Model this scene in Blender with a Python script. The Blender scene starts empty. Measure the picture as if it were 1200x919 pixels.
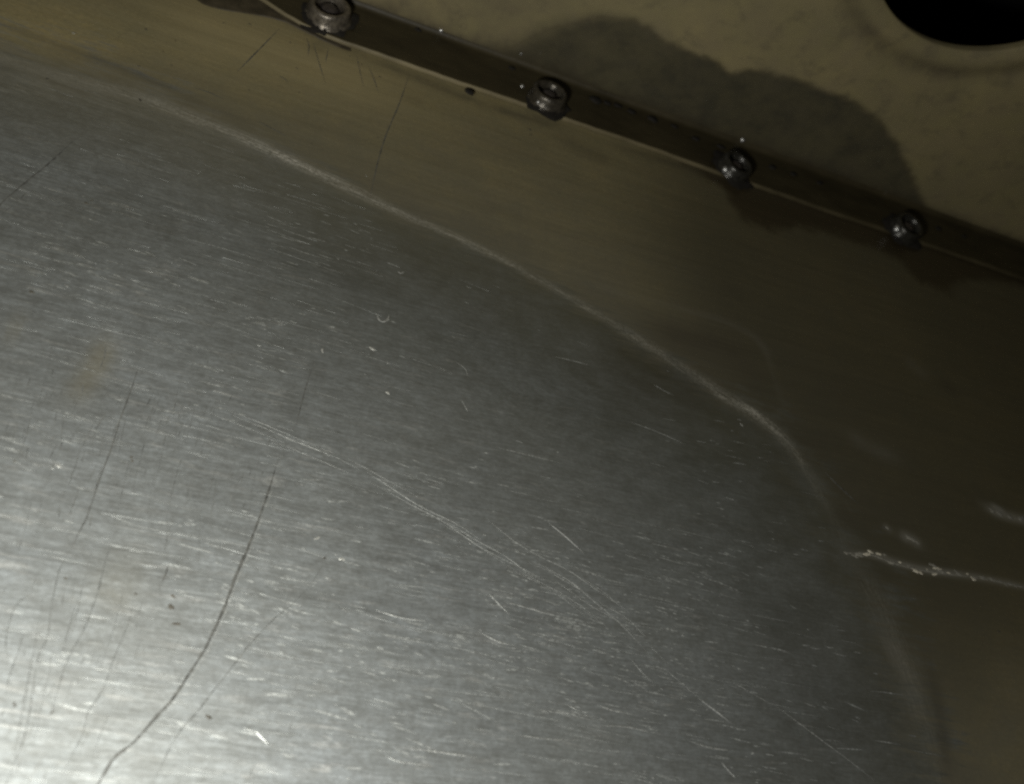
import bpy, bmesh, math, random
import numpy as np
from mathutils import Matrix, Vector

# ------------------------------------------------------------------ camera, world, lamp, exposure
scene = bpy.context.scene
C = scene.collection
FPX, D, TILT = 1100.0, 0.18, 37.0          # focal length in photo pixels, distance (m), lean of the sheet
VP = (3800.0, 1230.0)                      # where the rolling direction of the sheet runs together
W0, H0 = 1200.0, 919.0

def solve_camera():
    d1 = np.array([VP[0]-W0/2, -(VP[1]-H0/2), FPX]); d1 /= np.linalg.norm(d1)
    w = np.array([0, 0, 1.0])
    e1 = -w + (w@d1)*d1; e1 /= np.linalg.norm(e1)
    e2 = np.cross(d1, e1)
    if e2[1] < 0: e2 = -e2
    n = math.cos(math.radians(TILT))*e1 + math.sin(math.radians(TILT))*e2
    y = -np.cross(n, d1)
    M = np.array([d1, y, n])
    return M, -D*(M@w)
M, CAM = solve_camera()

cd = bpy.data.cameras.new('camera'); cam = bpy.data.objects.new('camera', cd); C.objects.link(cam)
R, U, F = M[:, 0], M[:, 1], M[:, 2]
cam.matrix_world = Matrix(((R[0], U[0], -F[0], CAM[0]), (R[1], U[1], -F[1], CAM[1]), (R[2], U[2], -F[2], CAM[2]), (0, 0, 0, 1)))
cd.sensor_fit = 'HORIZONTAL'; cd.sensor_width = 36.0; cd.lens = 36.0*FPX/W0
cd.clip_start = 0.005; cd.clip_end = 20.0
cd.dof.use_dof = True; cd.dof.focus_distance = D*0.97; cd.dof.aperture_fstop = 19.0
scene.camera = cam

world = bpy.data.worlds.new('World'); scene.world = world; world.use_nodes = True
bg = world.node_tree.nodes['Background']
bg.inputs['Color'].default_value = (1.0, 0.93, 0.8, 1); bg.inputs['Strength'].default_value = 0.004

# the torch held low to the left, just outside the picture
ld = bpy.data.lights.new('torch', 'POINT'); ld.shadow_soft_size = 0.009
ld.energy = 1.04; ld.color = (1.0, 0.995, 0.955)
torch = bpy.data.objects.new('torch', ld); C.objects.link(torch)
torch.location = (-0.074, -0.103, 0.093)

vs = scene.view_settings
scene.display_settings.display_device = 'sRGB'
vs.view_transform = 'Standard'; vs.look = 'None'; vs.exposure = 0.0; vs.gamma = 1.0; vs.use_curve_mapping = False
scene.cycles.use_denoising = False
scene.cycles.max_bounces = 5
scene.cycles.filter_width = 2.3

# ------------------------------------------------------------------ helpers
random.seed(7); rng = np.random.default_rng(11)
MM = 0.001
def at(px, py, z=0.0):
    """point of the photograph on the level z of the sheet"""
    r = M@np.array([px-W0/2, -(py-H0/2), FPX]); s = (z-CAM[2])/r[2]
    return CAM + s*r
def at_web(px, py, y):
    r = M@np.array([px-W0/2, -(py-H0/2), FPX]); s = (y-CAM[1])/r[1]
    return CAM + s*r
PX = D/FPX                                   # size of a photo pixel near the middle of the sheet

def tag(o, label=None, cat=None, group=None, kind=None):
    if label: o['label'] = label
    if cat: o['category'] = cat
    if group: o['group'] = group
    if kind: o['kind'] = kind
    return o
def link(name, mesh, mat=None, parent=None, smooth=False):
    o = bpy.data.objects.new(name, mesh); C.objects.link(o)
    if mat: mesh.materials.append(mat)
    if parent: o.parent = parent
    if smooth:
        for p in mesh.polygons: p.use_smooth = True
    return o
def pydata(name, v, f):
    m = bpy.data.meshes.new(name); m.from_pydata([tuple(p) for p in v], [], f); m.update(); return m
def empty(name, loc=(0, 0, 0)):
    o = bpy.data.objects.new(name, None); o.empty_display_size = 0.02; C.objects.link(o); o.location = loc; return o

def catmull(pts, n=10):
    p = np.asarray(pts, float)
    if len(p) < 3:
        t = np.linspace(0, 1, n)[:, None]; return p[0]*(1-t)+p[-1]*t
    q = np.vstack([2*p[0]-p[1], p, 2*p[-1]-p[-2]]); out = []
    for i in range(1, len(q)-2):
        for t in np.linspace(0, 1, n, endpoint=False):
            a, b, c, d = q[i-1], q[i], q[i+1], q[i+2]
            out.append(0.5*((2*b)+(-a+c)*t+(2*a-5*b+4*c-d)*t*t+(-a+3*b-3*c+d)*t**3))
    out.append(q[-2]); return np.array(out)

def dist_poly(P, line):
    """distance of points P (n,2) to a polyline, the side (left +) and arc parameter 0..len-1"""
    best = np.full(len(P), 1e9); side = np.zeros(len(P)); par = np.zeros(len(P))
    for i in range(len(line)-1):
        a, b = line[i], line[i+1]; ab = b-a; L2 = ab@ab
        if L2 < 1e-18: continue
        t = np.clip(((P-a)@ab)/L2, 0, 1); q = a+t[:, None]*ab
        dv = P-q; d = np.hypot(dv[:, 0], dv[:, 1]); k = d < best
        best[k] = d[k]; side[k] = np.sign(ab[0]*(P[k, 1]-a[1])-ab[1]*(P[k, 0]-a[0])); par[k] = i+t[k]
    return best, side, par
def inside(P, poly):
    c = np.zeros(len(P), bool); n = len(poly); j = n-1
    for i in range(n):
        xi, yi = poly[i]; xj, yj = poly[j]
        k = ((yi > P[:, 1]) != (yj > P[:, 1])) & (P[:, 0] < (xj-xi)*(P[:, 1]-yi)/(yj-yi+1e-15)+xi)
        c ^= k; j = i
    return c
def sdf(P, poly):
    d, _, _ = dist_poly(P, np.vstack([poly, poly[:1]])); return np.where(inside(P, poly), -d, d)
def attr(mesh, name, vals):
    a = mesh.attributes.new(name, 'FLOAT', 'POINT'); a.data.foreach_set('value', np.asarray(vals, np.float32))

# ---- node helpers
class NT:
    def __init__(s, name):
        s.m = bpy.data.materials.new(name); s.m.use_nodes = True; s.t = s.m.node_tree; s.t.nodes.clear()
        s.out = s.t.nodes.new('ShaderNodeOutputMaterial')
        s.bsdf = s.t.nodes.new('ShaderNodeBsdfPrincipled'); s.t.links.new(s.bsdf.outputs[0], s.out.inputs[0])
        s.co = s.t.nodes.new('ShaderNodeTexCoord').outputs['Object']
    def put(s, sock, v):
        if hasattr(v, 'node'): s.t.links.new(v, sock)
        elif isinstance(v, (tuple, list)) and len(v) == 3 and sock.type == 'RGBA': sock.default_value = (*v, 1)
        else: sock.default_value = v
    def math(s, op, a, b=0.0, c=0.0, clamp=False):
        n = s.t.nodes.new('ShaderNodeMath'); n.operation = op; n.use_clamp = clamp
        for i, v in enumerate((a, b, c)): s.put(n.inputs[i], v)
        return n.outputs[0]
    def attr(s, name):
        n = s.t.nodes.new('ShaderNodeAttribute'); n.attribute_name = name; return n.outputs['Fac']
    def vmul(s, v):
        n = s.t.nodes.new('ShaderNodeVectorMath'); n.operation = 'MULTIPLY'; s.put(n.inputs[0], s.co); n.inputs[1].default_value = v; return n.outputs[0]
    def vrot(s, v, deg, off=(0, 0, 0)):
        n = s.t.nodes.new('ShaderNodeMapping'); n.vector_type = 'TEXTURE'; s.put(n.inputs[0], s.co)
        n.inputs['Rotation'].default_value = (0, 0, math.radians(deg)); n.inputs['Location'].default_value = off
        n.inputs['Scale'].default_value = tuple(1.0/k if k else 1.0 for k in v); return n.outputs[0]
    def noise(s, vec, scale=1.0, detail=3.0, rough=0.55, dist=0.0):
        n = s.t.nodes.new('ShaderNodeTexNoise'); s.put(n.inputs['Vector'], vec); n.inputs['Scale'].default_value = scale
        n.inputs['Detail'].default_value = detail; n.inputs['Roughness'].default_value = rough; n.inputs['Distortion'].default_value = dist
        return n.outputs['Fac']
    def step(s, v, a, b, lo=0.0, hi=1.0):
        n = s.t.nodes.new('ShaderNodeMapRange'); n.interpolation_type = 'SMOOTHSTEP'
        s.put(n.inputs['Value'], v); s.put(n.inputs['From Min'], a); s.put(n.inputs['From Max'], b)
        n.inputs['To Min'].default_value = lo; n.inputs['To Max'].default_value = hi; return n.outputs[0]
    def lin(s, v, a, b, lo, hi):
        n = s.t.nodes.new('ShaderNodeMapRange'); n.clamp = True
        s.put(n.inputs['Value'], v)
        for k, x in zip(('From Min', 'From Max', 'To Min', 'To Max'), (a, b, lo, hi)): n.inputs[k].default_value = x
        return n.outputs[0]
    def mix(s, f, a, b, mode='MIX'):
        n = s.t.nodes.new('ShaderNodeMix'); n.data_type = 'RGBA'; n.blend_type = mode
        s.put(n.inputs['Factor'], f); s.put(n.inputs['A'] if False else n.inputs[6], a); s.put(n.inputs[7], b); return n.outputs[2]
    def mixf(s, f, a, b):
        n = s.t.nodes.new('ShaderNodeMix'); s.put(n.inputs[0], f); s.put(n.inputs[2], a); s.put(n.inputs[3], b); return n.outputs[0]
    def bump(s, h, strength, dist, normal=None):
        n = s.t.nodes.new('ShaderNodeBump'); n.inputs['Strength'].default_value = strength; n.inputs['Distance'].default_value = dist
        s.put(n.inputs['Height'], h)
        if normal: s.put(n.inputs['Normal'], normal)
        return n.outputs[0]
    def set(s, **k):
        for a, v in k.items(): s.put(s.bsdf.inputs[a.replace('_', ' ')], v)
        return s.m

OLIVE = (0.240, 0.198, 0.090)
# ------------------------------------------------------------------ materials
def mat_sheet():
    n = NT('worn_sheet_metal')
    sd, soft, scr, smear, stain, rust, edge_shade, film = (n.attr(k) for k in ('wear_edge', 'wear_soft', 'scuff', 'smear', 'oil', 'rust', 'grime_shade', 'film'))
    # rolling grain: long thin noise along x at several widths, with a little waviness
    wob = n.noise(n.vmul((18, 18, 0)), 1, 2)
    fine = n.noise(n.vrot((190, 2300, 0), 0.5), 1, 4, .65, .3)
    mid = n.noise(n.vrot((130, 1050, 0), -2.5), 1, 4, .66, .6)
    mid2 = n.noise(n.vrot((170, 1300, 0), -7, (.3, .2, 0)), 1, 4, .65, .7)
    broad = n.noise(n.vrot((14, 170, 0), 0), 1, 3, .5)
    grain = n.noise(n.vmul((1500, 2300, 0)), 1, 3, .75)
    cloud = n.noise(n.vmul((22, 30, 0)), 1, 4, .6)
    cloud2 = n.noise(n.vmul((70, 95, 0)), 1, 4, .65)
    # where the coating has gone
    edge = n.math('ADD', sd, n.math('MULTIPLY', n.math('SUBTRACT', n.noise(n.vmul((420, 900, 0)), 1, 5, .78), .5), n.math('ADD', 2.6, n.math('MULTIPLY', soft, .8))))
    edge = n.math('ADD', edge, n.math('MULTIPLY', n.math('SUBTRACT', n.noise(n.vrot((70, 620, 0), -3), 1, 5, .7, .5), .5), n.math('MULTIPLY', soft, 4.5)))
    edge = n.math('ADD', edge, n.math('MULTIPLY', n.math('SUBTRACT', cloud2, .5), n.math('MULTIPLY', soft, 4.0)))
    coat = n.step(edge, n.math('MULTIPLY', soft, -1.0), soft)
    # bright dashes of the grain
    patch = n.step(cloud2, .38, .66)
    dash = n.math('MULTIPLY', n.step(mid, .54, .70), n.math('ADD', .35, n.math('MULTIPLY', patch, .9)))
    dash2 = n.math('MULTIPLY', n.step(mid2, .60, .72), n.step(cloud, .42, .62))
    dash = n.math('ADD', dash, n.math('MULTIPLY', dash2, .8), clamp=True)
    spec = n.step(grain, .66, .80)
    bare = n.mix(n.lin(fine, .25, .75, 0, 1), (.296, .316, .314), (.512, .545, .545))
    bare = n.mix(n.math('MULTIPLY', dash, .50), bare, (.95, .95, .90))
    bare = n.mix(n.math('MULTIPLY', spec, .45), bare, (.95, .95, .9))
    bare = n.mix(n.step(grain, .40, .22, 0, .45), bare, (.12, .12, .10))
    bare = n.mix(n.lin(cloud, .3, .7, .0, .34), bare, (.24, .24, .20))
    bare = n.mix(n.lin(n.noise(n.vmul((260, 420, 0)), 1, 5, .72), .36, .66, 0, .50), bare, (.175, .175, .155))
    bare = n.mix(n.lin(n.noise(n.vmul((1100, 1500, 0)), 1, 4, .75), .36, .66, 0, .45), bare, (.17, .172, .155))
    bare = n.mix(n.math('MULTIPLY', n.attr('residue_falloff'), n.lin(cloud2, .3, .7, .8, 1.15)), bare, (.068, .067, .045))  # residue by the arc, with the highlight's falloff painted in
    bare = n.mix(n.math('MULTIPLY', n.attr('tint'), n.lin(cloud2, .3, .7, .75, 1.1)), bare, (.285, .258, .165))
    bare = n.mix(n.math('MULTIPLY', rust, n.lin(cloud2, .3, .7, .3, .85)), bare, (.33, .27, .13))
    # the coated rim
    oc = n.mix(n.lin(cloud, .3, .7, 0, 1), (OLIVE[0]*.86, OLIVE[1]*.88, OLIVE[2]*.92), (OLIVE[0]*1.14, OLIVE[1]*1.1, OLIVE[2]))
    oc = n.mix(n.lin(cloud2, .35, .75, 0, .35), oc, (.15, .135, .085))
    oc = n.mix(n.step(n.noise(n.vmul((900, 900, 0)), 1, 2, .5), .70, .78, 0, .75), oc, (.03, .022, .012))
    oc = n.mix(n.math('MULTIPLY', n.lin(fine, .3, .7, 0, .22), 1.0), oc, (.28, .26, .2))
    oil = n.math('MULTIPLY', n.step(n.math('ADD', stain, n.math('ADD', n.math('MULTIPLY', n.math('SUBTRACT', cloud2, .5), 5.0), n.math('MULTIPLY', n.math('SUBTRACT', n.noise(n.vmul((260, 320, 0)), 1, 4, .65), .5), 6.0))), 2.6, -2.2), .76)
    oc = n.mix(n.lin(n.noise(n.vmul((900, 1300, 0)), 1, 4, .75), .36, .66, 0, .38), oc, (.105, .088, .046))
    oc = n.mix(n.lin(n.noise(n.vmul((150, 210, 0)), 1, 5, .7), .40, .64, 0, .32), oc, (.150, .142, .082))
    oc = n.mix(n.step(n.noise(n.vmul((2100, 2100, 0)), 1, 2, .6), .66, .74, 0, .5), oc, (.34, .31, .22))
    oc = n.mix(n.math('MULTIPLY', n.attr('dull'), n.lin(cloud2, .3, .7, .7, .95)), oc, (.088, .082, .060))
    oc = n.mix(n.math('MULTIPLY', n.attr('fresh'), n.lin(cloud2, .3, .7, .7, 1.0)), oc, (.32, .265, .135))
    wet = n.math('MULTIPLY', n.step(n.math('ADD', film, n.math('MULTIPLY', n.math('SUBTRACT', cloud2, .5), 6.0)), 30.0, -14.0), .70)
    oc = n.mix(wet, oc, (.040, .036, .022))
    oc = n.mix(oil, oc, (.028, .019, .010))
    col = n.mix(coat, bare, oc)
    # dry scuffed arc line, smears and the shade painted under the flange edge
    cb = n.t.nodes.new('ShaderNodeCombineXYZ'); n.put(cb.inputs[0], n.math('MULTIPLY', n.attr('arc_run'), .16)); n.put(cb.inputs[1], n.math('MULTIPLY', sd, 3.4))
    cb2 = n.t.nodes.new('ShaderNodeCombineXYZ'); n.put(cb2.inputs[0], n.math('MULTIPLY', n.attr('arc_run'), .07)); n.put(cb2.inputs[1], n.math('MULTIPLY', sd, .3))
    sc = n.math('MULTIPLY', scr, n.lin(n.noise(cb.outputs[0], 1, 5, .75), .40, .58, .04, 1.15))
    sc = n.math('MULTIPLY', sc, n.lin(n.noise(cb2.outputs[0], 1, 3, .6), .35, .6, .55, 1.0))
    sc = n.math('MULTIPLY', sc, n.lin(n.noise(n.vmul((1300, 1300, 0)), 1, 4, .75), .38, .58, .30, 1.1))
    col = n.mix(n.math('MULTIPLY', sc, .95, clamp=True), col, (.50, .475, .40))
    lite = n.math('MULTIPLY', n.math('MAXIMUM', smear, 0.0), n.lin(cloud2, .3, .7, .5, 1.0))
    col = n.mix(lite, col, (.42, .41, .36))
    dark = n.math('MAXIMUM', n.math('MULTIPLY', smear, -1.0), n.math('MULTIPLY', edge_shade, n.lin(cloud2, .35, .65, .3, 1)))
    col = n.mix(dark, col, (.05, .043, .028))
    metal = n.math('MULTIPLY', n.math('SUBTRACT', 1.0, coat), n.math('SUBTRACT', 1.0, n.math('MULTIPLY', sc, .8)))
    metal = n.math('MULTIPLY', metal, n.math('SUBTRACT', .94, n.math('MULTIPLY', n.attr('residue_falloff'), .40)))
    rough = n.mixf(coat, n.math('SUBTRACT', n.math('ADD', n.lin(mid, .3, .7, .70, .62), n.math('MULTIPLY', n.math('SUBTRACT', n.noise(n.vmul((35, 60, 0)), 1, 4, .6), .5), .22)), n.math('MULTIPLY', oil, 0)), n.mixf(oil, n.lin(cloud, .3, .7, .52, .62), .30))
    rough = n.math('ADD', rough, n.math('MULTIPLY', sc, .12))
    h = n.math('ADD', n.math('MULTIPLY', mid, .6), n.math('MULTIPLY', fine, .5))
    h = n.math('ADD', h, n.math('MULTIPLY', grain, .25))
    h = n.math('ADD', h, n.math('MULTIPLY', mid2, .4))
    h = n.math('MULTIPLY', h, n.math('SUBTRACT', 1.0, n.math('MULTIPLY', coat, .5)))
    nb = n.bump(broad, .25, .0012)
    nb = n.bump(h, .55, .00007, nb)
    n.set(Base_Color=col, Metallic=metal, Roughness=rough, Normal=nb, Specular_IOR_Level=.45)
    return n.m

def mat_web():
    n = NT('olive_primer_plate')
    stain = n.attr('oil'); grm_shade = n.attr('grime_shade')
    cl = n.noise(n.vmul((30, 30, 30)), 1, 5, .6); c2 = n.noise(n.vmul((110, 110, 110)), 1, 5, .65)
    fine = n.noise(n.vmul((700, 700, 700)), 1, 4, .6); c3 = n.noise(n.vmul((150, 150, 190)), 1, 5, .68)
    col = n.mix(n.lin(cl, .3, .7, 0, 1), (OLIVE[0]*.62, OLIVE[1]*.66, OLIVE[2]*.72), (OLIVE[0]*.92, OLIVE[1]*.92, OLIVE[2]*.95))
    col = n.mix(n.lin(c2, .35, .7, 0, .55), col, (.15, .12, .07))
    col = n.mix(n.step(c3, .48, .70, 0, .55), col, (.105, .088, .050))
    col = n.mix(n.step(fine, .66, .76, 0, .3), col, (.06, .045, .025))
    col = n.mix(n.step(fine, .34, .24, 0, .2), col, (.30, .26, .17))
    e = n.math('ADD', stain, n.math('ADD', n.math('MULTIPLY', n.math('SUBTRACT', c2, .5), 3.4), n.math('MULTIPLY', n.math('SUBTRACT', n.noise(n.vmul((420, 420, 420)), 1, 4, .65), .5), 1.6)))
    soft = n.attr('oil_soft')
    oil = n.step(e, soft, n.math('MULTIPLY', soft, -1.0))
    col = n.mix(n.math('MULTIPLY', oil, n.lin(n.math('ADD', n.math('MULTIPLY', cl, .6), n.math('MULTIPLY', c3, .4)), .36, .64, .66, .95)), col, (.040, .037, .025))
    rim = n.math('MULTIPLY', n.step(n.math('ABSOLUTE', n.math('ADD', e, .5)), .9, 0.0), .22)
    col = n.mix(rim, col, (.06, .045, .025))
    col = n.mix(n.math('MULTIPLY', grm_shade, n.lin(c2, .3, .65, .35, 1)), col, (.028, .021, .012))
    rough = n.mixf(oil, n.lin(c2, .3, .7, .58, .75), n.lin(c2, .3, .7, .34, .46))
    nb = n.bump(cl, .3, .001); nb = n.bump(fine, .3, .00010, nb)
    n.set(Base_Color=col, Roughness=rough, Normal=nb, Specular_IOR_Level=.4)
    return n.m

def mat_flange():
    n = NT('oily_flange')
    c = n.noise(n.vmul((60, 160, 60)), 1, 5, .65); f = n.noise(n.vmul((800, 800, 800)), 1, 3, .6)
    edge_lit = n.attr('edge')
    col = n.mix(n.lin(c, .3, .7, 0, 1), (.024, .019, .009), (.048, .038, .017))
    col = n.mix(n.step(f, .62, .74, 0, .5), col, (.012, .009, .005))
    col = n.mix(n.math('MULTIPLY', edge_lit, n.lin(c, .3, .65, .4, .95)), col, (.30, .25, .14))  # front edge painted lighter, as if catching light, fading to the right
    nb = n.bump(c, .35, .0008); nb = n.bump(f, .3, .0001, nb)
    n.set(Base_Color=col, Roughness=n.lin(c, .3, .7, .48, .62), Normal=nb, Specular_IOR_Level=.35)
    return n.m

def mat_simple(name, col, rough, metal=0.0, spec=.5, var=.35, sc=400, bump=.3, coat=0.0):
    n = NT(name); c = n.noise(n.vmul((sc, sc, sc)), 1, 4, .65)
    lo = tuple(x*(1-var) for x in col); hi = tuple(min(1, x*(1+var)) for x in col)
    n.set(Base_Color=n.mix(n.lin(c, .3, .7, 0, 1), lo, hi), Metallic=metal, Roughness=n.lin(c, .3, .7, rough*.85, rough*1.15), Normal=n.bump(c, bump, .0002), Specular_IOR_Level=spec)
    if coat: n.set(Coat_Weight=coat, Coat_Roughness=.12)
    return n.m

MAT = dict(sheet=mat_sheet(), web=mat_web(), flange=mat_flange(),
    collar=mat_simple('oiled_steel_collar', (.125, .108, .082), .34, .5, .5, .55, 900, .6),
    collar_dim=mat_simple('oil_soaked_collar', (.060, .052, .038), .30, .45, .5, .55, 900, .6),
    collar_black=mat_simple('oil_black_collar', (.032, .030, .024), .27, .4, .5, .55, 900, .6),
    pin=mat_simple('grimy_fastener_pin', (.050, .042, .038), .40, .3, .5, .5, 1200, .5),
    groove=mat_simple('dirt_filled_groove', (.098, .098, .088), .6, .25, .3, .5, 900, .3),
    hairline=mat_simple('dull_hairline', (.20, .205, .19), .6, .72, .4, .5, 900, .3),
    burr=mat_simple('bright_burr', (.58, .59, .56), .55, .85, .5, .3, 1500, .4),
    faint=mat_simple('faint_burr', (.50, .51, .48), .58, .9, .5, .3, 1500, .4),
    flake=mat_simple('pale_paint_flake', (.50, .46, .36), .7, 0, .4, .4, 1500, .5),
    pale=mat_simple('greyish_scuff', (.21, .20, .165), .6, 0, .4, .4, 1500, .5),
    rolled=mat_simple('rolling_mark', (.47, .485, .46), .62, .93, .5, .3, 1500, .4),
    nick=mat_simple('bright_nick', (.55, .55, .50), .5, .6, .5, .3, 2000, .4),
    grime_shade=mat_simple('black_grime', (.010, .008, .005), .85, 0, .4, .5, 1200, .7),
    speck=mat_simple('dark_speck', (.075, .068, .052), .6, 0, .4, .5, 1200, .5),
    wedge=mat_simple('dark_brown_patch', (.046, .036, .019), .7, 0, .5, .5, 300, .5),
    drop=mat_simple('glinting_bead', (.72, .70, .64), .38, .9, .5, .5, 900, .5),
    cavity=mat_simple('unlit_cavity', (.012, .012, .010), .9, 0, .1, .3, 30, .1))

# ------------------------------------------------------------------ the flat sheet
FT = 1.1*MM                                   # flange thickness
Y_FRONT = at(860, 207, FT)[1]                 # front edge of the flange
Y_WEB = at(860, 166, FT)[1]                   # face of the upright plate
panel = empty('metal_panel', (0, 0, 0))
tag(panel, 'large worn brushed metal sheet with curved scuff line and many scratches', 'metal sheet')

A = [(-160, -8, .1, 11), (-60, 40, .12, 11), (40, 80, .16, 10), (147, 108, .34, 9), (220, 135, .45, 7), (270, 156, .6, 5.5), (330, 183, 1.0, 4.5), (400, 216, .9, 4), (470, 250, .56, 4),
     (540, 281, .48, 4), (610, 316, .40, 4.5), (690, 362, .44, 5), (760, 406, .46, 5.5), (830, 452, .58, 6), (885, 486, .78, 7), (920, 516, .55, 8), (947, 555, .25, 10),
     (974, 602, .06, 12), (998, 650, .05, 12), (1024, 700, .14, 11), (1052, 760, .15, 10), (1074, 820, .11, 9), (1090, 870, .07, 9), (1102, 925, .06, 9), (1112, 1000, .1, 9), (1116, 1100, .1, 9)]
arc_px = catmull([a[:2] for a in A], 8)
arc = np.array([at(*p)[:2] for p in arc_px])
arc_k = np.linspace(0, len(arc)-1, len(A))

def axis(lo, hi, step, far_lo, far_hi):
    mid = np.arange(lo, hi+step, step)
    l = lo-np.geomspace(step*2, lo-far_lo, 14)[::-1]; r = mid[-1]+np.geomspace(step*2, far_hi-mid[-1], 14)
    return np.concatenate([l, mid, r])
corner = np.array([at(*p)[:2] for p in ((0, 0), (0, 919), (1200, 919), (1200, 300))])
xs = axis(corner[:, 0].min()-.004, at(1200, 320)[0]+.004, .0007, -.40, .50)
ys = axis(corner[:, 1].min()-.004, Y_FRONT+.004, .0007, -.40, Y_WEB+.012)
gx, gy = np.meshgrid(xs, ys); P = np.column_stack([gx.ravel(), gy.ravel()])
nx, ny = len(xs), len(ys)
idx = np.arange(nx*ny).reshape(ny, nx)
faces = np.stack([idx[:-1, :-1], idx[:-1, 1:], idx[1:, 1:], idx[1:, :-1]], -1).reshape(-1, 4)
# a soft unevenness of the rolled sheet
zz = (np.sin(P[:, 0]*37+P[:, 1]*21)*.05+np.sin(P[:, 0]*90-P[:, 1]*64+1.3)*.02)*MM
zz *= np.clip((Y_FRONT-P[:, 1])/.02, 0, 1)
def sheet_z(x, y):
    return (math.sin(x*37+y*21)*.05+math.sin(x*90-y*64+1.3)*.02)*MM*min(1, max(0, (Y_FRONT-y)/.02))
me = bpy.data.meshes.new('sheet'); me.vertices.add(len(P)); me.vertices.foreach_set('co', np.column_stack([P, zz]).ravel().astype(np.float32))
me.loops.add(faces.size); me.loops.foreach_set('vertex_index', faces.ravel().astype(np.int32))
me.polygons.add(len(faces)); me.polygons.foreach_set('loop_start', np.arange(0, faces.size, 4, dtype=np.int32)); me.update(calc_edges=True)
dd, sg, pr = dist_poly(P, arc)
sgd = dd*sg/MM                                # mm, plus = outside the arc, still coated
attr(me, 'wear_edge', sgd)
attr(me, 'wear_soft', np.interp(pr, arc_k, [a[3] for a in A]))
wid = np.interp(pr, arc_k, [1.25 if 300 < a[0] < 420 else .9 if 300 < a[0] < 700 else 1.5 if a[0] < 1000 else 3.0 for a in A])
sc = np.interp(pr, arc_k, [a[2] for a in A])*np.exp(-(sgd/(wid*1.0))**2)
attr(me, 'scuff', sc)
res_falloff = np.clip(1-(-sgd)/np.interp(pr, arc_k, np.interp([a[0] for a in A], [0, 300, 600, 1100], [25, 45, 78, 80])), 0, 1)**1.0*np.interp(pr, arc_k, np.interp([a[0] for a in A], [0, 250, 400, 640, 800, 950, 1050], [.12, .38, .88, .92, 1.0, .95, .8]))
attr(me, 'residue_falloff', np.clip(np.where(sgd > 0, np.interp(pr, arc_k, np.interp([a[0] for a in A], [0, 250, 400, 640, 800, 950, 1050], [.12, .38, .88, .92, 1.0, .95, .8])), res_falloff), 0, .9))  # olive residue, deepened so the colour carries the lamp's falloff
attr(me, 'dull', np.clip(1-sgd/np.interp(pr, arc_k, np.interp([a[0] for a in A], [0, 300, 600, 1000], [6, 24, 58, 60])), 0, 1))
seg = np.concatenate([[0], np.cumsum(np.linalg.norm(np.diff(arc, axis=0), axis=1))])/MM
attr(me, 'arc_run', np.interp(pr, np.arange(len(arc)), seg))
def stroke(pts, width_px, amp):
    line = np.array([at(*p)[:2] for p in catmull(pts, 5)]); d, _, q = dist_poly(P, line)
    L = len(line)-1; endf = np.clip(np.minimum(q, L-q)/(L*.3)+.15, 0, 1)
    return amp*endf*np.exp(-(d/(width_px*PX))**2)
smear = np.zeros(len(P))
for s in (([(-60, 12), (10, 33), (60, 50), (115, 70), (190, 100), (300, 150)], 7, -.35),
          ([(690, 333), (790, 360), (860, 382), (893, 405), (905, 440), (926, 495)], 8, .06),
          ([(740, 375), (800, 395), (850, 408), (885, 432)], 24, -.60),
          ([(1085, 760), (1098, 820), (1106, 870), (1112, 940)], 11, -.40),
          ([(690, 440), (780, 440), (850, 470)], 60, -.30),
          ([(880, 720), (960, 800), (1010, 900)], 90, -.12),
          ([(1020, 720), (1060, 790), (1075, 850)], 16, .10),
          ([(990, 505), (1020, 525), (1060, 540)], 14, .08),
          ([(1165, 760), (1185, 800), (1180, 880), (1150, 930)], 40, .03),
          ([(1150, 592), (1172, 602), (1205, 611), (1230, 616)], 8, .42), ([(1160, 590), (1178, 600)], 4, .3),
          ([(1052, 626), (1068, 632), (1082, 640)], 8, .30), ([(1034, 614), (1046, 624)], 5, .2),
          ([(985, 648), (1020, 650), (1048, 659), (1085, 668), (1124, 673), (1160, 679), (1205, 689), (1240, 697)], 5, .34),
          ([(320, 330), (480, 330), (640, 380)], 70, -.08), ([(640, 150), (690, 178), (720, 190)], 20, -.30), ([(470, 110), (500, 125)], 14, -.18), ([(560, 160), (640, 190), (700, 230)], 26, -.10), ([(840, 330), (880, 350)], 18, -.2), ([(1105, 440), (1120, 470)], 16, -.25), ([(1060, 420), (1090, 445)], 14, .06), ([(20, 70), (90, 95), (150, 120)], 9, .05), ([(90, 155), (130, 160), (145, 170)], 5, .12),
          ([(180, 700), (120, 780), (70, 880)], 60, .06)):
    smear += stroke(*s)
attr(me, 'smear', np.clip(smear, -.9, .9))
oil = sdf(P, np.array([at(*p)[:2] for p in ((800, 190), (826, 208), (848, 222), (872, 256), (900, 268), (958, 268), (1002, 284), (1050, 300), (1078, 328), (1112, 342), (1132, 326), (1180, 330), (1260, 345), (1300, 330), (1200, 280))]))/MM
attr(me, 'oil', np.clip(oil, -12, 30))
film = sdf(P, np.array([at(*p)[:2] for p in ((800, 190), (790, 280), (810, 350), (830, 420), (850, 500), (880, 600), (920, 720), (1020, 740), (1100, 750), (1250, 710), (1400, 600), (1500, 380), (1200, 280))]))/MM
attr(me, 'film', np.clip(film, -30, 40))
rust = stroke([(124, 388), (117, 418), (100, 448), (85, 475)], 13, .50)+stroke([(155, 640), (140, 680), (120, 720)], 22, .16)+stroke([(5, 380), (30, 385)], 20, .25)
attr(me, 'fresh', np.clip(stroke([(160, 10), (240, 30), (330, 58), (420, 92), (520, 130)], 55, .62), 0, 1))
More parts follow.
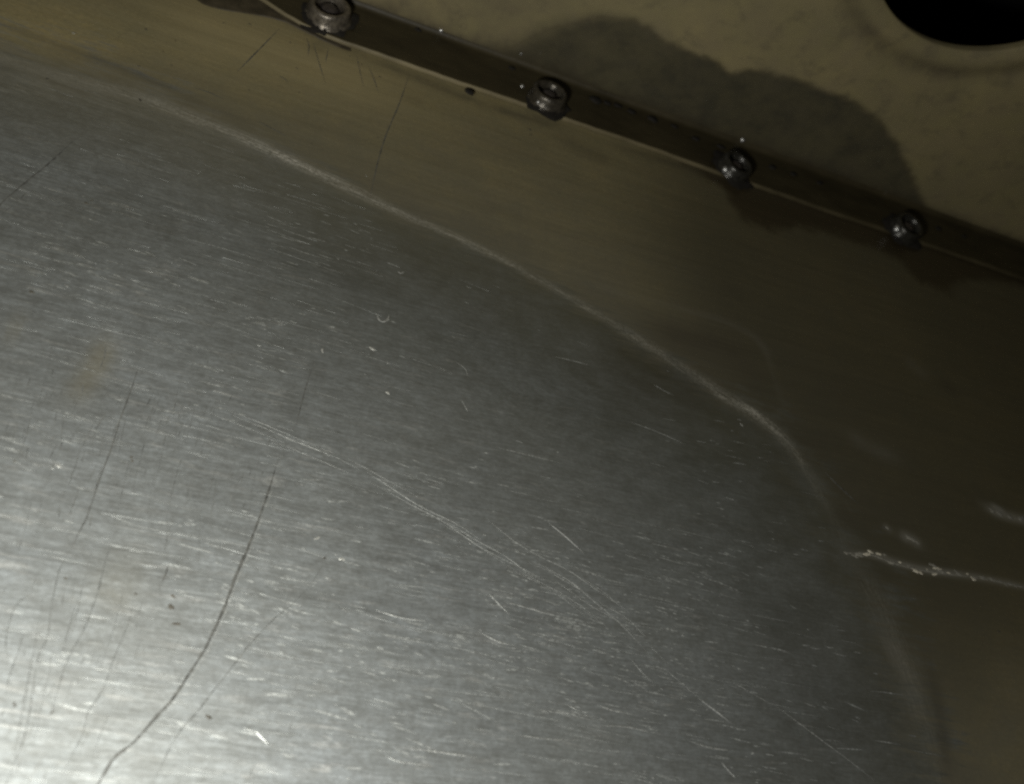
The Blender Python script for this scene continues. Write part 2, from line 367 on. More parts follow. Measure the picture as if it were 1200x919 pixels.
attr(me, 'tint', np.clip(1+sgd/24.0, 0, 1)*np.where(sgd > 6, 0, 1)*np.interp(pr, arc_k, np.interp([a[0] for a in A], [-100, 200, 350, 600, 1000], [.55, .6, .34, .22, .12])))
attr(me, 'rust', np.clip(rust, 0, 1))
flange_shade = stroke([(330, 26), (450, 75), (560, 120), (700, 165)], 9, .55)+stroke([(700, 165), (830, 205), (1000, 262)], 8, .5)+stroke([(360, 50), (380, 62)], 14, .35)  # shade below the flange edge, painted as dark strokes
attr(me, 'grime_shade', np.clip(flange_shade, 0, 1))
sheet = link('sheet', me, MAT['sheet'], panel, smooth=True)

# ------------------------------------------------------------------ the flanged upright plate with its hole
plate = empty('flanged_plate', (0, Y_WEB, 0))
tag(plate, 'olive coated upright plate with round hole above a riveted flange', 'plate')
def child(name, mesh, mat, parent, smooth=True):
    o = link(name, mesh, mat, None, smooth); o.parent = parent; o.matrix_parent_inverse = Matrix.Translation(parent.location).inverted(); return o
bpy.context.view_layer.update()

# flange: flat strip on the sheet that turns up into the plate through a small inside radius
RB = 1.3*MM
XL, XR = -.45, .50
prof = [(Y_FRONT, .02*MM, 0), (Y_FRONT-.02*MM, .15*MM, 1), (Y_FRONT-.03*MM, FT-.22*MM, 1), (Y_FRONT+.12*MM, FT, 1), (Y_FRONT+.45*MM, FT+.02*MM, 0), (Y_FRONT+2.5*MM, FT, 0), (Y_WEB-RB-1.5*MM, FT, 0)]
for k in range(7):
    a = math.radians(90*k/6); prof.append((Y_WEB-RB+RB*math.sin(a), FT+RB-RB*math.cos(a), 0))
fx = np.concatenate([[XL, -.2], np.arange(-.15, .26, .002), [.3, XR]])
v = []; edge_light = []
xj = at(405, 47)[0]; pj = at(302, 0); cj = (pj[1]-Y_FRONT)/(xj-pj[0])**2
for x in fx:
    wv = .15*MM*math.sin(x*60)+.09*MM*math.sin(x*173+1)+.11*MM*random.uniform(-1, 1)
    wv += min(.006, cj*max(0, xj-x)**2)
    for (y, z, e) in prof:
        v.append((x, y+(wv if y < Y_WEB-.007 else 0), z)); edge_light.append(e*float(np.interp(x, [-.08, .0, .05, .09], [.62, .55, .34, .06])))
k = len(prof); f = [(i*k+j, (i+1)*k+j, (i+1)*k+j+1, i*k+j+1) for i in range(len(fx)-1) for j in range(k-1)]
fm = pydata('mounting_flange', v, f); attr(fm, 'edge', edge_light)
flange = child('mounting_flange', fm, MAT['flange'], plate)

# upright plate: rings round the hole, cut off at the bend
hp = [at_web(*p, Y_WEB) for p in ((1047, 0), (1095, 44), (1145, 55), (1182, 54), (1197, 51))]
Amat = np.array([[2*p[0], 2*p[2], 1] for p in hp]); bb = np.array([p[0]**2+p[2]**2 for p in hp])
sx, szc, sk = np.linalg.lstsq(Amat, bb, rcond=None)[0]
HC = (sx, szc); HR = math.sqrt(sk+sx*sx+szc*szc)+1.7*MM
def lip(r):
    """how far the plate leans out (-y is to the viewer) at r beyond the hole edge, in mm"""
    r = r/MM
    turn = .85*max(0, 1-r/4.0)**2+(.25*max(0, 1-r/.4)**2)
    return turn+.55*math.exp(-((r-6.6)/2.2)**2)
rr = np.concatenate([[0, .1, .2, .35, .6, 1, 1.5, 2, 2.6, 3.2, 3.8, 4.4, 5, 5.6, 6.2, 6.8, 7.5, 8.5, 10, 12], np.arange(14, 200, 2.0), [230, 280, 340]])*MM
NS = 220; bm = bmesh.new(); rings = []
for r in rr:
    rings.append([bm.verts.new((HC[0]+(HR+r)*math.cos(2*math.pi*s/NS), Y_WEB+lip(r)*MM, HC[1]+(HR+r)*math.sin(2*math.pi*s/NS))) for s in range(NS)])
# turned-back inner edge gives the plate its thickness at the hole
back = [bm.verts.new((HC[0]+HR*1.005*math.cos(2*math.pi*s/NS), Y_WEB+3.2*MM, HC[1]+HR*1.005*math.sin(2*math.pi*s/NS))) for s in range(NS)]
rings.insert(0, back)
for a, b in zip(rings[:-1], rings[1:]):
    for s in range(NS): bm.faces.new((a[s], a[(s+1) % NS], b[(s+1) % NS], b[s]))
bmesh.ops.bisect_plane(bm, geom=bm.verts[:]+bm.edges[:]+bm.faces[:], plane_co=(0, 0, FT+RB), plane_no=(0, 0, -1), clear_outer=True)
bmesh.ops.bisect_plane(bm, geom=bm.verts[:]+bm.edges[:]+bm.faces[:], plane_co=(XL, 0, 0), plane_no=(-1, 0, 0), clear_outer=True)
bmesh.ops.recalc_face_normals(bm, faces=bm.faces[:])
wm = bpy.data.meshes.new('web'); bm.to_mesh(wm); bm.free()
co = np.zeros(len(wm.vertices)*3, np.float32); wm.vertices.foreach_get('co', co); co = co.reshape(-1, 3).astype(float)
Q = co[:, [0, 2]]
st = [(560, 62), (600, 52), (650, 30), (700, 18), (742, 22), (768, 33), (783, 48), (815, 62), (838, 70), (855, 86), (875, 81), (905, 84), (950, 98), (1000, 118), (1030, 140), (1052, 168), (1064, 195), (1078, 225), (1085, 243), (1130, 262), (1200, 285), (1260, 300), (1100, 300), (850, 190), (640, 110), (560, 80)]
oilw = sdf(Q, np.array([at_web(*p, Y_WEB)[[0, 2]] for p in st]))/MM
attr(wm, 'oil', np.clip(oilw, -15, 40))
attr(wm, 'oil_soft', np.interp(Q[:, 0], [at_web(600, 60, Y_WEB)[0], at_web(740, 40, Y_WEB)[0]], [4.5, 1.5]))
rad = (np.hypot(Q[:, 0]-HC[0], Q[:, 1]-HC[1])-HR)/MM
attr(wm, 'grime_shade', np.clip(np.exp(-((co[:, 2]-FT)/(2.2*MM))**2)*.85+.55*np.exp(-((rad-6.4)/2.3)**2)+.22*np.clip((at_web(760, 20, Y_WEB)[0]-Q[:, 0])/.03, 0, 1), 0, 1))  # foot grime; groove shade painted as a ring; left part darker
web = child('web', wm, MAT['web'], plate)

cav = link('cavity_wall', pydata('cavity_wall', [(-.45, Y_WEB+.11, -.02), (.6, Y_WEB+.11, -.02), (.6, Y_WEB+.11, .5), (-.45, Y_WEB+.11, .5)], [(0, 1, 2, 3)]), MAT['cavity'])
tag(cav, 'black unlit cavity seen through the round hole', None, None, 'structure')

# ------------------------------------------------------------------ fasteners on the flange
def lathe(prof, ns=40, wob=0.0):
    v = []; f = []
    for i, (r, z) in enumerate(prof):
        for s in range(ns):
            a = 2*math.pi*s/ns; q = 1+wob*math.sin(3*a+i*.4)+wob*.6*math.sin(5*a+1)
            v.append((r*q*math.cos(a), r*q*math.sin(a), z))
    for i in range(len(prof)-1):
        for s in range(ns):
            f.append((i*ns+s, i*ns+(s+1) % ns, (i+1)*ns+(s+1) % ns, (i+1)*ns+s))
    return v, f
S = MM
collar_p = [(5.3, 0), (5.35, .35), (5.05, .6), (4.75, 1.0), (4.65, 2.6), (4.5, 3.1), (4.2, 3.42), (3.8, 3.5), (3.45, 3.35), (3.2, 2.9), (3.05, 2.1), (2.9, 1.5)]
pin_p = [(3.0, 1.5), (2.4, 1.55), (1.9, 1.75), (1.75, 2.35), (1.45, 2.6), (.9, 2.72), (.3, 2.76), (.02, 2.76)]
cv, cf = lathe([(r*S, z*S) for r, z in collar_p], 44, .012); pv, pf = lathe([(r*S, z*S) for r, z in pin_p], 32, .03)
cmesh = pydata('collar', cv, cf); cmesh.materials.append(None); pmesh = pydata('pin', pv, pf); pmesh.materials.append(MAT['pin'])
for m_ in (cmesh, pmesh):
    for p_ in m_.polygons: p_.use_smooth = True
riv_lab = ['largest fastener with clear bright ring, cut by the top edge', 'second fastener with visible ring and two small glints', 'third fastener, dark, with a bright glint at its foot', 'rightmost fastener, nearly black with one white glint']
for i, (px, py) in enumerate(((384, 20), (640, 119), (858, 200), (1058, 271))):
    p = at(px, py, FT)
    r = empty('rivet', (p[0], p[1], FT)); r.parent = plate; r.matrix_parent_inverse = Matrix.Translation(plate.location).inverted()
    r.rotation_euler = (math.radians((2, -4, 3, -5)[i]), math.radians((-3, 4, -4, 2)[i]), i*1.3)
    r['label'] = riv_lab[i]; s = (1.04, .98, .95, .97)[i]; r.scale = (s, s, s)
    for nm, ms in (('collar', cmesh), ('pin', pmesh)):
        o = bpy.data.objects.new(nm, ms); C.objects.link(o); o.parent = r
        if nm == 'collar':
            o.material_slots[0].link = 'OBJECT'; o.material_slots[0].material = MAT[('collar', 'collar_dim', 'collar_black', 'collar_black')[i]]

    # grease packed round the foot, ragged and different at each fastener
    rg = np.random.default_rng(40+i); gp = []; gf = []; ng = 36
    wob_ = [1+.10*math.sin(2*t+i)+.07*math.sin(5*t+2*i)+.05*rg.normal() for t in np.linspace(0, 2*math.pi, ng, endpoint=False)]
    for (rr_, zz_) in ((6.6, -.02), (6.0, .22), (5.3, .48), (4.7, .62)):
        for t in range(ng):
            q = rr_*(wob_[t] if rr_ > 5 else 1)*S; gp.append((q*math.cos(2*math.pi*t/ng), q*math.sin(2*math.pi*t/ng), zz_*S*(1+.25*rg.normal()*(rr_ < 6.2))))
    for k_ in range(3):
        for t in range(ng): gf.append((k_*ng+t, k_*ng+(t+1) % ng, (k_+1)*ng+(t+1) % ng, (k_+1)*ng+t))
    link('grease_ring', pydata('grease_ring', gp, gf), MAT['grime_shade'], r, True)

# low dark brown patch at the flange's left end
def blob(name, pts, z0, h, mat, parent, plane='sheet', rough=.0):
    """low domed patch with an irregular outline given in the plane"""
    pts = np.asarray(pts); c = pts.mean(0); v = []; f = []; n = len(pts)
    for k, (s, hz) in enumerate(((1, 0), (.93, .45), (.75, .8), (.45, 1))):
        for p in pts:
            q = c+(p-c)*s; v.append((q[0], q[1], z0+h*hz*(1+rough*random.uniform(-1, 1))))
    v.append((c[0], c[1], z0+h))
    for k in range(3):
        for i in range(n): f.append((k*n+i, k*n+(i+1) % n, (k+1)*n+(i+1) % n, (k+1)*n+i))
    for i in range(n): f.append((3*n+i, 3*n+(i+1) % n, 4*n))
    if plane == 'web': v = [(a, Y_WEB-z, b) for a, b, z in v]
    o = link(name, pydata(name, v, f), mat, None, True)
    if parent:
        o.parent = parent; o.matrix_parent_inverse = Matrix.Translation(parent.location).inverted()
    return o
sl = catmull([(215, -14), (236, 4), (262, 12), (300, 18), (330, 25), (352, 35), (390, 53), (412, 60), (400, 46), (370, 30), (335, 10), (300, -8), (270, -18)], 4)
o = blob('brown_wedge', [at(*p)[:2] for p in sl], .02*MM, .28*MM, MAT['wedge'], plate, rough=.1)
o['label'] = 'dark brown wedge along the flange'

# black grime clumps in the corner and on the flange edge
def clump(px, py, r_px, z, parent=plate, mat='grime_shade', name='grime_clump', stretch=1.6, h=.5):
    c = at(px, py, z); n = 12; a0 = random.random()*6
    pts = []
    for k in range(n):
        a = 2*math.pi*k/n; q = r_px*PX*1.25*random.uniform(.65, 1.2)
        pts.append((c[0]+q*stretch*math.cos(a), c[1]+q*math.sin(a)))
    return blob(name, pts, z-.02*MM, r_px*PX*h, MAT[mat], parent, rough=.3)
for px, py, r in ((697, 117, 4.5), (765, 140, 4), (816, 163, 3), (870, 183, 4), (845, 172, 3), (550, 108, 3.5), (724, 124, 3), (905, 196, 3.5), (790, 148, 2.5), (490, 35, 2.5), (740, 131, 3.2), (712, 121, 3), (930, 204, 3), (960, 214, 2.6), (1100, 268, 3), (1130, 277, 2.6), (600, 80, 2.4)):
    clump(px, py, r*1.35, FT+.1*MM)

# ------------------------------------------------------------------ scratches, nicks and flakes on the sheet
def scratch(pts, width, mat, name='scratch', taper=.25, jit=.35, h=.05, label=None, surf_z=.012, n=9):
    if mat == 'hairline': width *= .62; jit *= 1.8
    line = catmull(pts, n); m = len(line); P3 = np.array([at(*p) for p in line])
    tg = np.gradient(P3[:, :2], axis=0); tg /= np.linalg.norm(tg, axis=1)[:, None]+1e-12; nr = np.column_stack([-tg[:, 1], tg[:, 0]])
    v = []; f = []; wobble = np.cumsum(rng.normal(0, .12, m)); wobble -= np.linspace(wobble[0], wobble[-1], m)
    for i in range(m):
        t = i/(m-1); tp_ = min(1, min(t, 1-t)/taper+.12) if taper else 1
        w = width*PX*.5*tp_*(1+jit*rng.normal(0, .6)); w = max(w, .08*PX)
        o_ = wobble[i]*PX*.5; b = P3[i, :2]+nr[i]*o_; z = sheet_z(b[0], b[1])
        for s, hz in ((-1, surf_z), (0, surf_z+h*min(1, w/PX)), (1, surf_z)): v.append((b[0]+nr[i, 0]*w*s, b[1]+nr[i, 1]*w*s, z+hz*MM))
    for i in range(m-1):
        for s in (0, 1): f.append((i*3+s, i*3+s+1, i*3+s+4, i*3+s+3))
    o = link(name, pydata(name, v, f), MAT[mat], panel)
    if label: o['label'] = label
    return o
# dark grooves
scratch([(328, 531), (315, 574), (302, 611), (288, 649), (275, 679), (262, 715), (248, 745), (240, 762), (220, 793), (202, 820), (182, 842), (157, 870), (133, 890), (115, 919), (100, 940)], 2.3, 'groove', label='long dark curved groove across the lower left', taper=.12, jit=.5)
scratch([(331, 533), (318, 576), (305, 613), (291, 651), (278, 681), (265, 717), (251, 748), (243, 765), (223, 796), (205, 823), (185, 845)], .7, 'faint', jit=.9, taper=.2)
scratch([(300, 618), (288, 651), (275, 681), (262, 717), (249, 746)], 1.6, 'groove', taper=.3)
scratch([(368, 423), (358, 455), (352, 478), (347, 500)], 1.3, 'groove', taper=.4)
scratch([(383, 653), (363, 686), (340, 710), (320, 727), (293, 755), (277, 775), (253, 805), (233, 832), (207, 862), (185, 905), (175, 930)], 1.5, 'hairline', label='thinner dark scratch beside the long groove', taper=.3)
scratch([(163, 428), (155, 453), (142, 488), (130, 526), (118, 559), (102, 606), (95, 619), (83, 645)], 1.1, 'groove', taper=.2, label='thin dark scratch down the left side')
scratch([(88, 635), (70, 668), (60, 712), (55, 746), (43, 775), (37, 819), (30, 859), (17, 895), (5, 925)], 1.5, 'hairline', taper=.25)
scratch([(135, 624), (123, 659), (115, 692), (100, 735), (80, 772), (68, 809), (53, 862)], 1.4, 'hairline')
scratch([(157, 697), (150, 729), (133, 772), (120, 809), (103, 835), (97, 859), (72, 910)], 1.3, 'hairline')
scratch([(45, 693), (22, 706), (12, 725), (7, 750), (9, 780)], 1.3, 'hairline')
scratch([(28, 739), (22, 762), (12, 790), (6, 818)], 1.2, 'hairline')
scratch([(197, 664), (193, 674), (190, 683)], 1.7, 'groove', taper=.3)
for a in (((53, 444), (48, 462), (44, 480)), ((192, 458), (184, 474), (177, 495)), ((210, 449), (206, 470), (203, 490)), ((275, 459), (270, 466), (266, 474)), ((282, 508), (279, 515), (277, 521)),
          ((247, 469), (242, 478), (238, 488)), ((95, 496), (92, 501), (89, 507)), ((62, 400), (60, 412), (58, 428)), ((144, 452), (140, 465), (136, 476)), ((150, 480), (143, 510), (138, 540)),
          ((175, 500), (165, 535), (158, 565)), ((195, 505), (188, 540), (180, 572)), ((120, 480), (112, 505), (108, 520)), ((215, 530), (205, 562), (196, 600)), ((230, 470), (224, 495), (216, 520)),
          ((155, 520), (148, 555), (140, 590), (128, 630)), ((110, 640), (98, 680), (90, 720), (78, 760)), ((60, 780), (50, 820), (40, 870)), ((130, 830), (118, 860), (108, 890)), ((90, 700), (80, 740), (66, 790)),
          ((196, 600), (195, 622), (194, 650)), ((236, 590), (234, 620), (233, 668)), ((26, 632), (23, 640), (20, 650)), ((260, 530), (250, 560), (243, 590)), ((145, 690), (138, 720), (128, 752), (118, 780)), ((50, 700), (40, 760), (25, 840), (14, 900))):
    scratch(a, random.uniform(.6, 1.1), 'hairline', taper=.4)
scratch([(88, 163), (60, 189), (30, 214), (0, 240), (-20, 256)], 2.0, 'groove', taper=.2, label='dark oblique scratch at the upper left edge')
scratch([(36, 221), (18, 238), (-6, 258)], 1.2, 'hairline')
scratch([(328, 33), (310, 52), (295, 67), (278, 84)], 1.6, 'groove', taper=.35, label='short dark scratch on the coating near the flange')
scratch([(480, 86), (467, 123), (453, 157), (443, 190), (434, 230)], 1.3, 'groove', taper=.25, label='thin dark line from the flange to the scuffed arc')
for a in (((359, 44), (362, 54), (361, 66)), ((367, 50), (374, 74), (382, 99)), ((417, 62), (421, 80), (426, 102)), ((432, 78), (438, 92), (444, 110)), ((326, 88), (333, 92), (338, 96)), ((385, 56), (383, 66), (382, 74)), ((302, 142), (322, 152), (336, 160)), ((225, 102), (245, 108), (262, 116))):
    scratch(a, 1.2, 'groove', taper=.4)
scratch([(966, 553), (985, 572), (1006, 591)], 2.0, 'groove', taper=.4)
scratch([(5, 355), (25, 361), (50, 369)], 1.3, 'hairline'); scratch([(78, 390), (92, 397), (104, 398)], 1.4, 'hairline')
# bright scratches
red = [[(273, 487), (313, 503), (350, 519), (393, 536), (420, 550)], [(430, 553), (453, 568), (490, 592), (533, 613), (565, 634)], [(523, 611), (557, 632), (597, 655), (634, 685)],
       [(480, 590), (520, 612), (560, 640), (605, 663), (655, 687)], [(570, 608), (600, 632), (627, 649), (667, 669), (700, 692), (737, 717)], [(620, 660), (660, 676), (693, 702), (730, 734), (762, 769)],
       [(650, 680), (690, 708), (725, 728), (748, 748)], [(700, 705), (735, 725), (757, 747)], [(781, 786), (797, 799), (820, 819)], [(640, 668), (668, 684), (694, 700)], [(330, 512), (360, 522), (385, 533)]]
for i, a in enumerate(red):
    scratch(a, (.6, .8, .8, .6, .8, .8, .6, .6, .7, .7, .5)[i], 'faint', label='fine bright curved scratch across the middle of the sheet' if i in (1, 2) else None, taper=.3)
for k in range(14):
    t0 = random.uniform(0, .82); t1 = min(1, t0+random.uniform(.06, .2)); off = random.gauss(0, 13)*min(1, .3+t0)
    spine = catmull([(250, 478), (313, 503), (393, 537), (453, 569), (533, 613), (600, 655), (667, 690), (730, 738), (765, 770), (800, 803), (857, 848)], 12)
    q = spine[int(t0*(len(spine)-1)):int(t1*(len(spine)-1))+2:5]
    if len(q) > 2: scratch([(a+off*.6+random.uniform(-1, 1), b-off*.8+random.uniform(-1, 1)) for a, b in q], random.uniform(.35, .6), 'faint', taper=.4, n=4)
scratch([(818, 818), (838, 833), (857, 848)], 1.7, 'burr', label='short bright scratch near the lower right', taper=.3)
scratch([(643, 613), (662, 628), (684, 648)], 1.8, 'burr', label='short straight bright scratch at the centre', taper=.3)
scratch([(573, 696), (585, 708), (597, 720)], 1.3, 'faint')
scratch([(907, 826), (947, 856), (997, 893), (1025, 915)], 1.2, 'faint', taper=.4); scratch([(860, 800), (885, 815), (905, 826)], .9, 'faint')
scratch([(299, 857), (306, 863), (314, 872)], 1.9, 'burr', label='short white nick at the bottom left', taper=.35)
scratch([(285, 853), (299, 858)], .8, 'faint')
scratch([(846, 894), (853, 902), (862, 912)], 1.9, 'burr'); scratch([(737, 494), (770, 506), (803, 521)], 1.2, 'faint'); scratch([(540, 468), (545, 476), (548, 482)], 1.2, 'faint')
scratch([(535, 425), (545, 432), (548, 440)], .8, 'faint'); scratch([(650, 418), (675, 424), (690, 428)], 1.2, 'faint'); scratch([(766, 451), (778, 458), (790, 464)], 1.3, 'faint')
for a in (((880, 755), (900, 759), (925, 765)), ((945, 758), (955, 760), (962, 761)), ((975, 765), (985, 768), (992, 769)), ((966, 757), (972, 759), (978, 759)), ((1000, 764), (1006, 765), (1010, 766)), ((925, 709), (930, 712), (934, 714)),
          ((630, 832), (665, 836), (700, 840)), ((700, 826), (720, 833), (745, 838)), ((663, 825), (675, 831), (688, 836)), ((810, 870), (835, 877), (860, 880)), ((600, 860), (640, 866), (690, 868)), ((480, 877), (520, 882), (560, 888)),
          ((452, 886), (470, 893), (505, 897)), ((700, 850), (735, 852), (775, 861)), ((1025, 868), (1040, 870), (1056, 873)), ((1020, 810), (1040, 812), (1060, 815)), ((560, 740), (585, 752), (605, 757)), ((590, 705), (620, 713), (650, 722)), ((440, 715), (470, 724), (500, 728))):
    scratch(a, random.uniform(1.2, 1.8), 'faint', taper=.4)
# pale nicks and dark specks
def nick(px, py, r, mat='nick', name='nick', st=1.4, label=None, spread=.5):
    c = at(px, py); n = 11; pts = []; st *= random.uniform(.8, 1.7); th = random.gauss(-.15, spread); r *= .8
    for k in range(n):
        a = 2*math.pi*k/n; q = r*PX*random.uniform(.45, 1.25); u, w = q*st*math.cos(a), q*.8*math.sin(a)
        pts.append((c[0]+u*math.cos(th)-w*math.sin(th), c[1]+u*math.sin(th)+w*math.cos(th)))
    o = blob(name, pts, sheet_z(c[0], c[1])+.008*MM, r*PX*.10, MAT[mat], panel, rough=.3)
    if label: o['label'] = label
    return o
scratch([(441, 366), (444, 374), (449, 377), (455, 374), (456, 368)], 2.2, 'burr', label='small pale crescent dent', taper=.3)
scratch([(466, 318), (470, 320), (474, 318)], 2.4, 'burr', taper=.4)
for a in ((437, 409, 2.6), (454, 425, 1.5), (454, 460, 2.0), (428, 438, 1.6), (400, 655, 2.8), (394, 650, 1.6), (371, 631, 2.0), (68, 546, 2.6), (62, 549, 1.5), (390, 383, 1.7), (378, 411, 2.0), (396, 303, 1.4), (304, 405, 1.6), (78, 335, 1.6), (654, 530, 1.6), (551, 637, 1.5),
          (429, 206, 1.5), (373, 44, 1.6), (86, 39, 2.0), (92, 42, 1.2), (947, 738, 1.4), (822, 873, 1.6), (882, 883, 1.6), (895, 872, 1.2), (568, 627, 1.2), (920, 610, 1.2), (800, 745, 1.2), (790, 736, 1.2), (770, 740, 1.2), (776, 808, 1.3), (869, 498, 2.2), (866, 492, 1.5)):
    nick(*a, mat='nick' if a[2] > 1.9 else 'faint')
for a in ((37, 342, 3.0), (200, 711, 3.0), (203, 699, 2.2), (208, 731, 2.6), (245, 841, 3.2), (77, 678, 1.8), (17, 826, 2.2), (171, 34, 2.2), (164, 117, 2.0), (162, 77, 1.5), (445, 90, 1.7), (424, 76, 1.5), (410, 66, 1.4), (348, 80, 1.5), (340, 50, 2.0), (262, 27, 1.5), (292, 28, 1.8), (55, 92, 2.2), (101, 238, 2.2), (107, 235, 1.6),
          (154, 536, 1.8), (155, 540, 1.5), (17, 541, 1.5), (792, 313, 2), (1170, 740, 2.0), (380, 654, 1.8), (621, 152, 2.4), (622, 158, 1.8), (985, 855, 1.2), (61, 835, 1.8), (159, 696, 1.8)):
    nick(*a, mat='speck', name='speck')
# flaked pale line on the right
fl = [(992, 648, 3), (1000, 651, 4), (1008, 652, 4), (1014, 650, 5), (1021, 648, 5), (1028, 650, 3), (1037, 652, 3), (1046, 659, 5), (1053, 660, 3), (1064, 664, 3), (1072, 668, 5), (1079, 670, 4), (1086, 667, 3), (1093, 663, 4), (1099, 667, 4), (1097, 673, 3), (1104, 671, 4), (1112, 672, 2), (1123, 673, 4), (1133, 674, 3), (1141, 678, 4), (1150, 677, 3), (1160, 679, 3), (1170, 682, 3), (1181, 685, 4), (1190, 687, 3), (1200, 689, 3), (1212, 692, 3)]
for px, py, r in fl: nick(px+random.uniform(-2, 2), py+random.uniform(-1.5, 1.5), r*random.uniform(.5, 1.25), 'flake' if random.random() < .45 else 'pale', 'paint_flake', 1.7, spread=.2)
scratch([(990, 648), (1020, 650), (1048, 660), (1085, 669), (1124, 674), (1160, 679), (1200, 688), (1225, 694)], 2.0, 'pale', name='paint_crack', label='pale flaking crack in the coating at the right edge', taper=.1, jit=.8)
for a in ((1067, 631, 6), (1075, 636, 3.5), (1040, 619, 3)): nick(*a, mat='pale', name='paint_scuff', st=1.2)
for a in ((1162, 598, 4), (1172, 602, 6), (1184, 606, 6.5), (1197, 607, 6.5)): nick(*a, mat='pale', name='paint_scuff', st=1.6)

# the crowd of faint steep hairlines on the lower left
hv = []; hf = []
def hair(pts, w):
    line = catmull(pts, 6); P3 = np.array([at(*p) for p in line]); tg = np.gradient(P3[:, :2], axis=0); tg /= np.linalg.norm(tg, axis=1)[:, None]+1e-12
    b0 = len(hv); m = len(P3)
    for i in range(m):
        t = i/(m-1); ww = w*PX*.5*(min(1, min(t, 1-t)/.35)+.05); z = sheet_z(P3[i, 0], P3[i, 1])+.006*MM
        for sg_ in (-1, 1): hv.append((P3[i, 0]-tg[i, 1]*ww*sg_, P3[i, 1]+tg[i, 0]*ww*sg_, z))
    for i in range(m-1): hf.append((b0+i*2, b0+i*2+2, b0+i*2+3, b0+i*2+1))
for k in range(120):
    x0 = abs(random.gauss(0, 130))+random.uniform(-15, 60); y0 = random.uniform(430, 900); L = random.lognormvariate(3.4, .6)
    sl_ = random.gauss(.30, .09)+max(0, (y0-650))*.0006; cv_ = random.gauss(0, .05)
    hair([(x0, y0), (x0-sl_*L*.5, y0+L*.5), (x0-(sl_+cv_)*L, y0+L)], random.uniform(.3, .75))
for k in range(50):
    x0, y0 = random.uniform(20, 320), random.uniform(380, 600); L = random.uniform(6, 26); sl_ = random.gauss(.35, .15)
    hair([(x0, y0), (x0-sl_*L*.5, y0+L*.5), (x0-sl_*L, y0+L)], random.uniform(.6, 1.2))
o = link('hairlines', pydata('hairlines', hv, hf), MAT['hairline'], panel); o['kind'] = 'stuff'; o['label'] = 'crowd of faint dark hairlines on the lower left'

# the fine rolling marks nobody could count: slivers along the grain
v = []; f = []
def sliver(px, py, L, w, ang):
    c = at(px, py); a = math.radians(ang); dx, dy = math.cos(a), math.sin(a); z = sheet_z(c[0], c[1])+.010*MM; b = len(v)
    for t, ww in ((-1, .15), (-.3, 1), (.4, .8), (1, .1)):
        for s in (-1, 1): v.append((c[0]+dx*L*t*PX-dy*w*ww*s*PX, c[1]+dy*L*t*PX+dx*w*ww*s*PX, z+random.uniform(0, .02)*MM))
    for k in range(3): f.append((b+k*2, b+k*2+2, b+k*2+3, b+k*2+1))
arcp = arc_px
def under_arc(px, py):
    yy = np.interp(px, arcp[:, 0], arcp[:, 1]); return py > yy+8
cnt = 0
while cnt < 1000:
    if random.random() < .55: cx, cy = random.gauss(620, 180), random.gauss(750, 85)
    elif random.random() < .5: cx, cy = random.gauss(260, 140), random.gauss(420, 140)
    else: cx, cy = random.uniform(-20, 1090), random.uniform(90, 940)
    ang = random.gauss(-4, 4.5); k = int(random.lognormvariate(1.5, .9))+1; sp = random.uniform(8, 45)
    for _ in range(min(k, 26)):
        px, py = cx+random.gauss(0, sp*1.6), cy+random.gauss(0, sp*.6)
        if not under_arc(px, py) or py > 960 or px < -40: continue
        sliver(px, py, random.lognormvariate(1.75, .6), random.uniform(.3, 1.05), ang+random.gauss(0, 3)); cnt += 1
for k in range(650):
    if random.random() < .5: px, py = random.gauss(230, 170), random.gauss(330, 150)
    else: px, py = random.gauss(560, 240), random.gauss(760, 100)
    if not under_arc(px, py) or py > 950 or px < -40: continue
    sliver(px, py, random.lognormvariate(2.9, .5), random.uniform(.16, .42), random.gauss(-3, 2.5))
ms = pydata('rolling_marks', v, f)
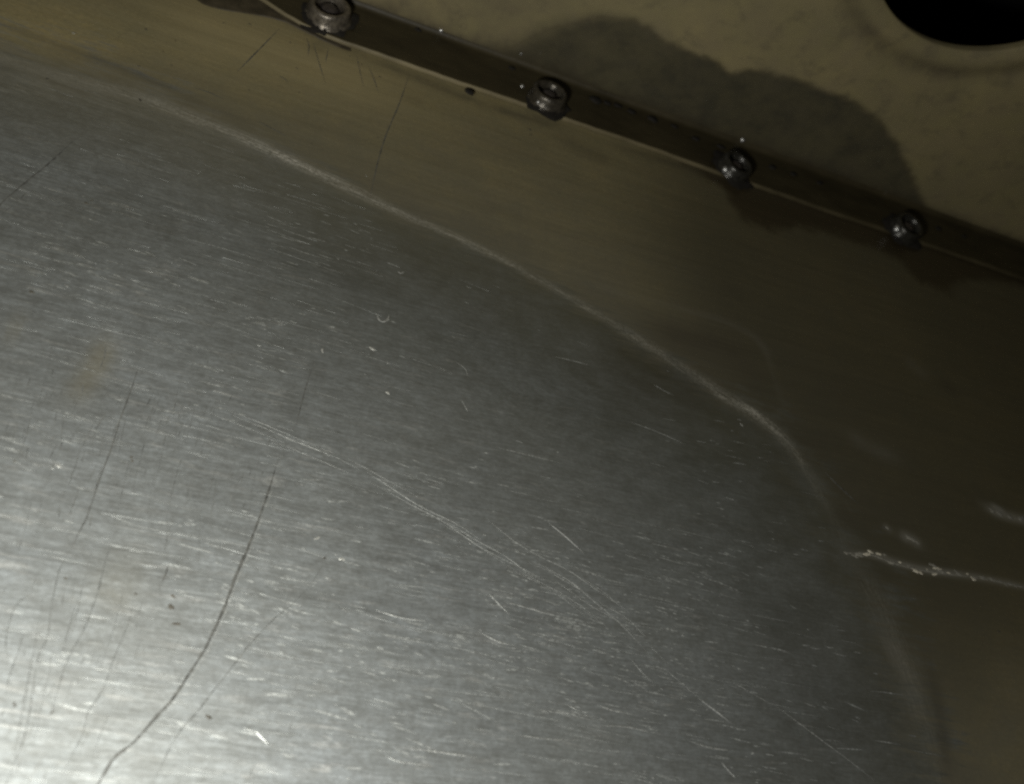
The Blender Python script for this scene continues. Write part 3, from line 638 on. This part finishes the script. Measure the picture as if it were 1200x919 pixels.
o = link('rolling_marks', ms, MAT['rolled'], panel); o['kind'] = 'stuff'; o['label'] = 'fine pale rolling marks along the grain'

# ------------------------------------------------------------------ glinting beads, some standing in for highlights on the fasteners
beads = ((516, 38, 2.6, 'web', 'glinting bead on the plate left above the second fastener'),
    (611, 63, 2.2, 'web', 'tiny bead, left one of a pair above the second fastener'), (633, 61, 2.0, 'web', 'tiny bead, right one of a pair above the second fastener'),
    (613, 71, 1.8, 'web', 'dim bead just under the pair above the second fastener'), (612, 101, 2.6, 'flange', 'small bead on the flange left of the second fastener'),
    (640, 119, 2.4, 'collar', 'collar highlight of the second fastener, shaped as a bead'), (861, 176, 3.0, 'web', 'top highlight of the third fastener, shaped as a bead on the plate'),
    (858, 200, 3.8, 'collar', 'broad collar highlight of the third fastener, shaped as a bead'), (1028, 234, 2.4, 'web', 'faint bead on the plate left of the rightmost fastener'),
    (1058, 271, 4.8, 'collar', 'largest collar highlight, shaped as a bead on the rightmost fastener'))
for i, (px, py, r, where, lab) in enumerate(beads):
    r *= PX*1.3; flat = .75
    prof_ = [(r*math.cos(a), r*flat*math.sin(a)) for a in np.linspace(0, math.pi/2-.01, 6)]
    vv, ff = lathe(prof_, 14, .10)
    o = link('bead', pydata('bead', vv, ff), MAT['drop'], None, True)
    if where == 'web':
        p = at_web(px, py, Y_WEB); o.location = (p[0], Y_WEB-.02*MM, max(p[2], FT+RB)); o.rotation_euler = (math.radians(90), 0, i)
    elif where == 'collar':  # highlight of the collar wall, added as a bright bead
        p = at(px, py, FT); dv = Vector((CAM[0]-p[0], CAM[1]-p[1], 0)).normalized(); dv = Vector((dv.x*.93-dv.y*.37*-1, dv.y*.93+dv.x*.37*-1, 0)).normalized()
        o.location = Vector((p[0], p[1], FT+1.5*MM))+dv*4.45*MM
        o.rotation_euler = (dv+Vector((0, 0, .5))).to_track_quat('Z', 'Y').to_euler()
    else:
        p = at(px, py, FT); o.location = (p[0], max(p[1], Y_FRONT+r*.8), FT-.02*MM); o.rotation_euler = (0, 0, i*.9)
    tag(o, lab, 'bead', 'glinting beads by the fasteners')
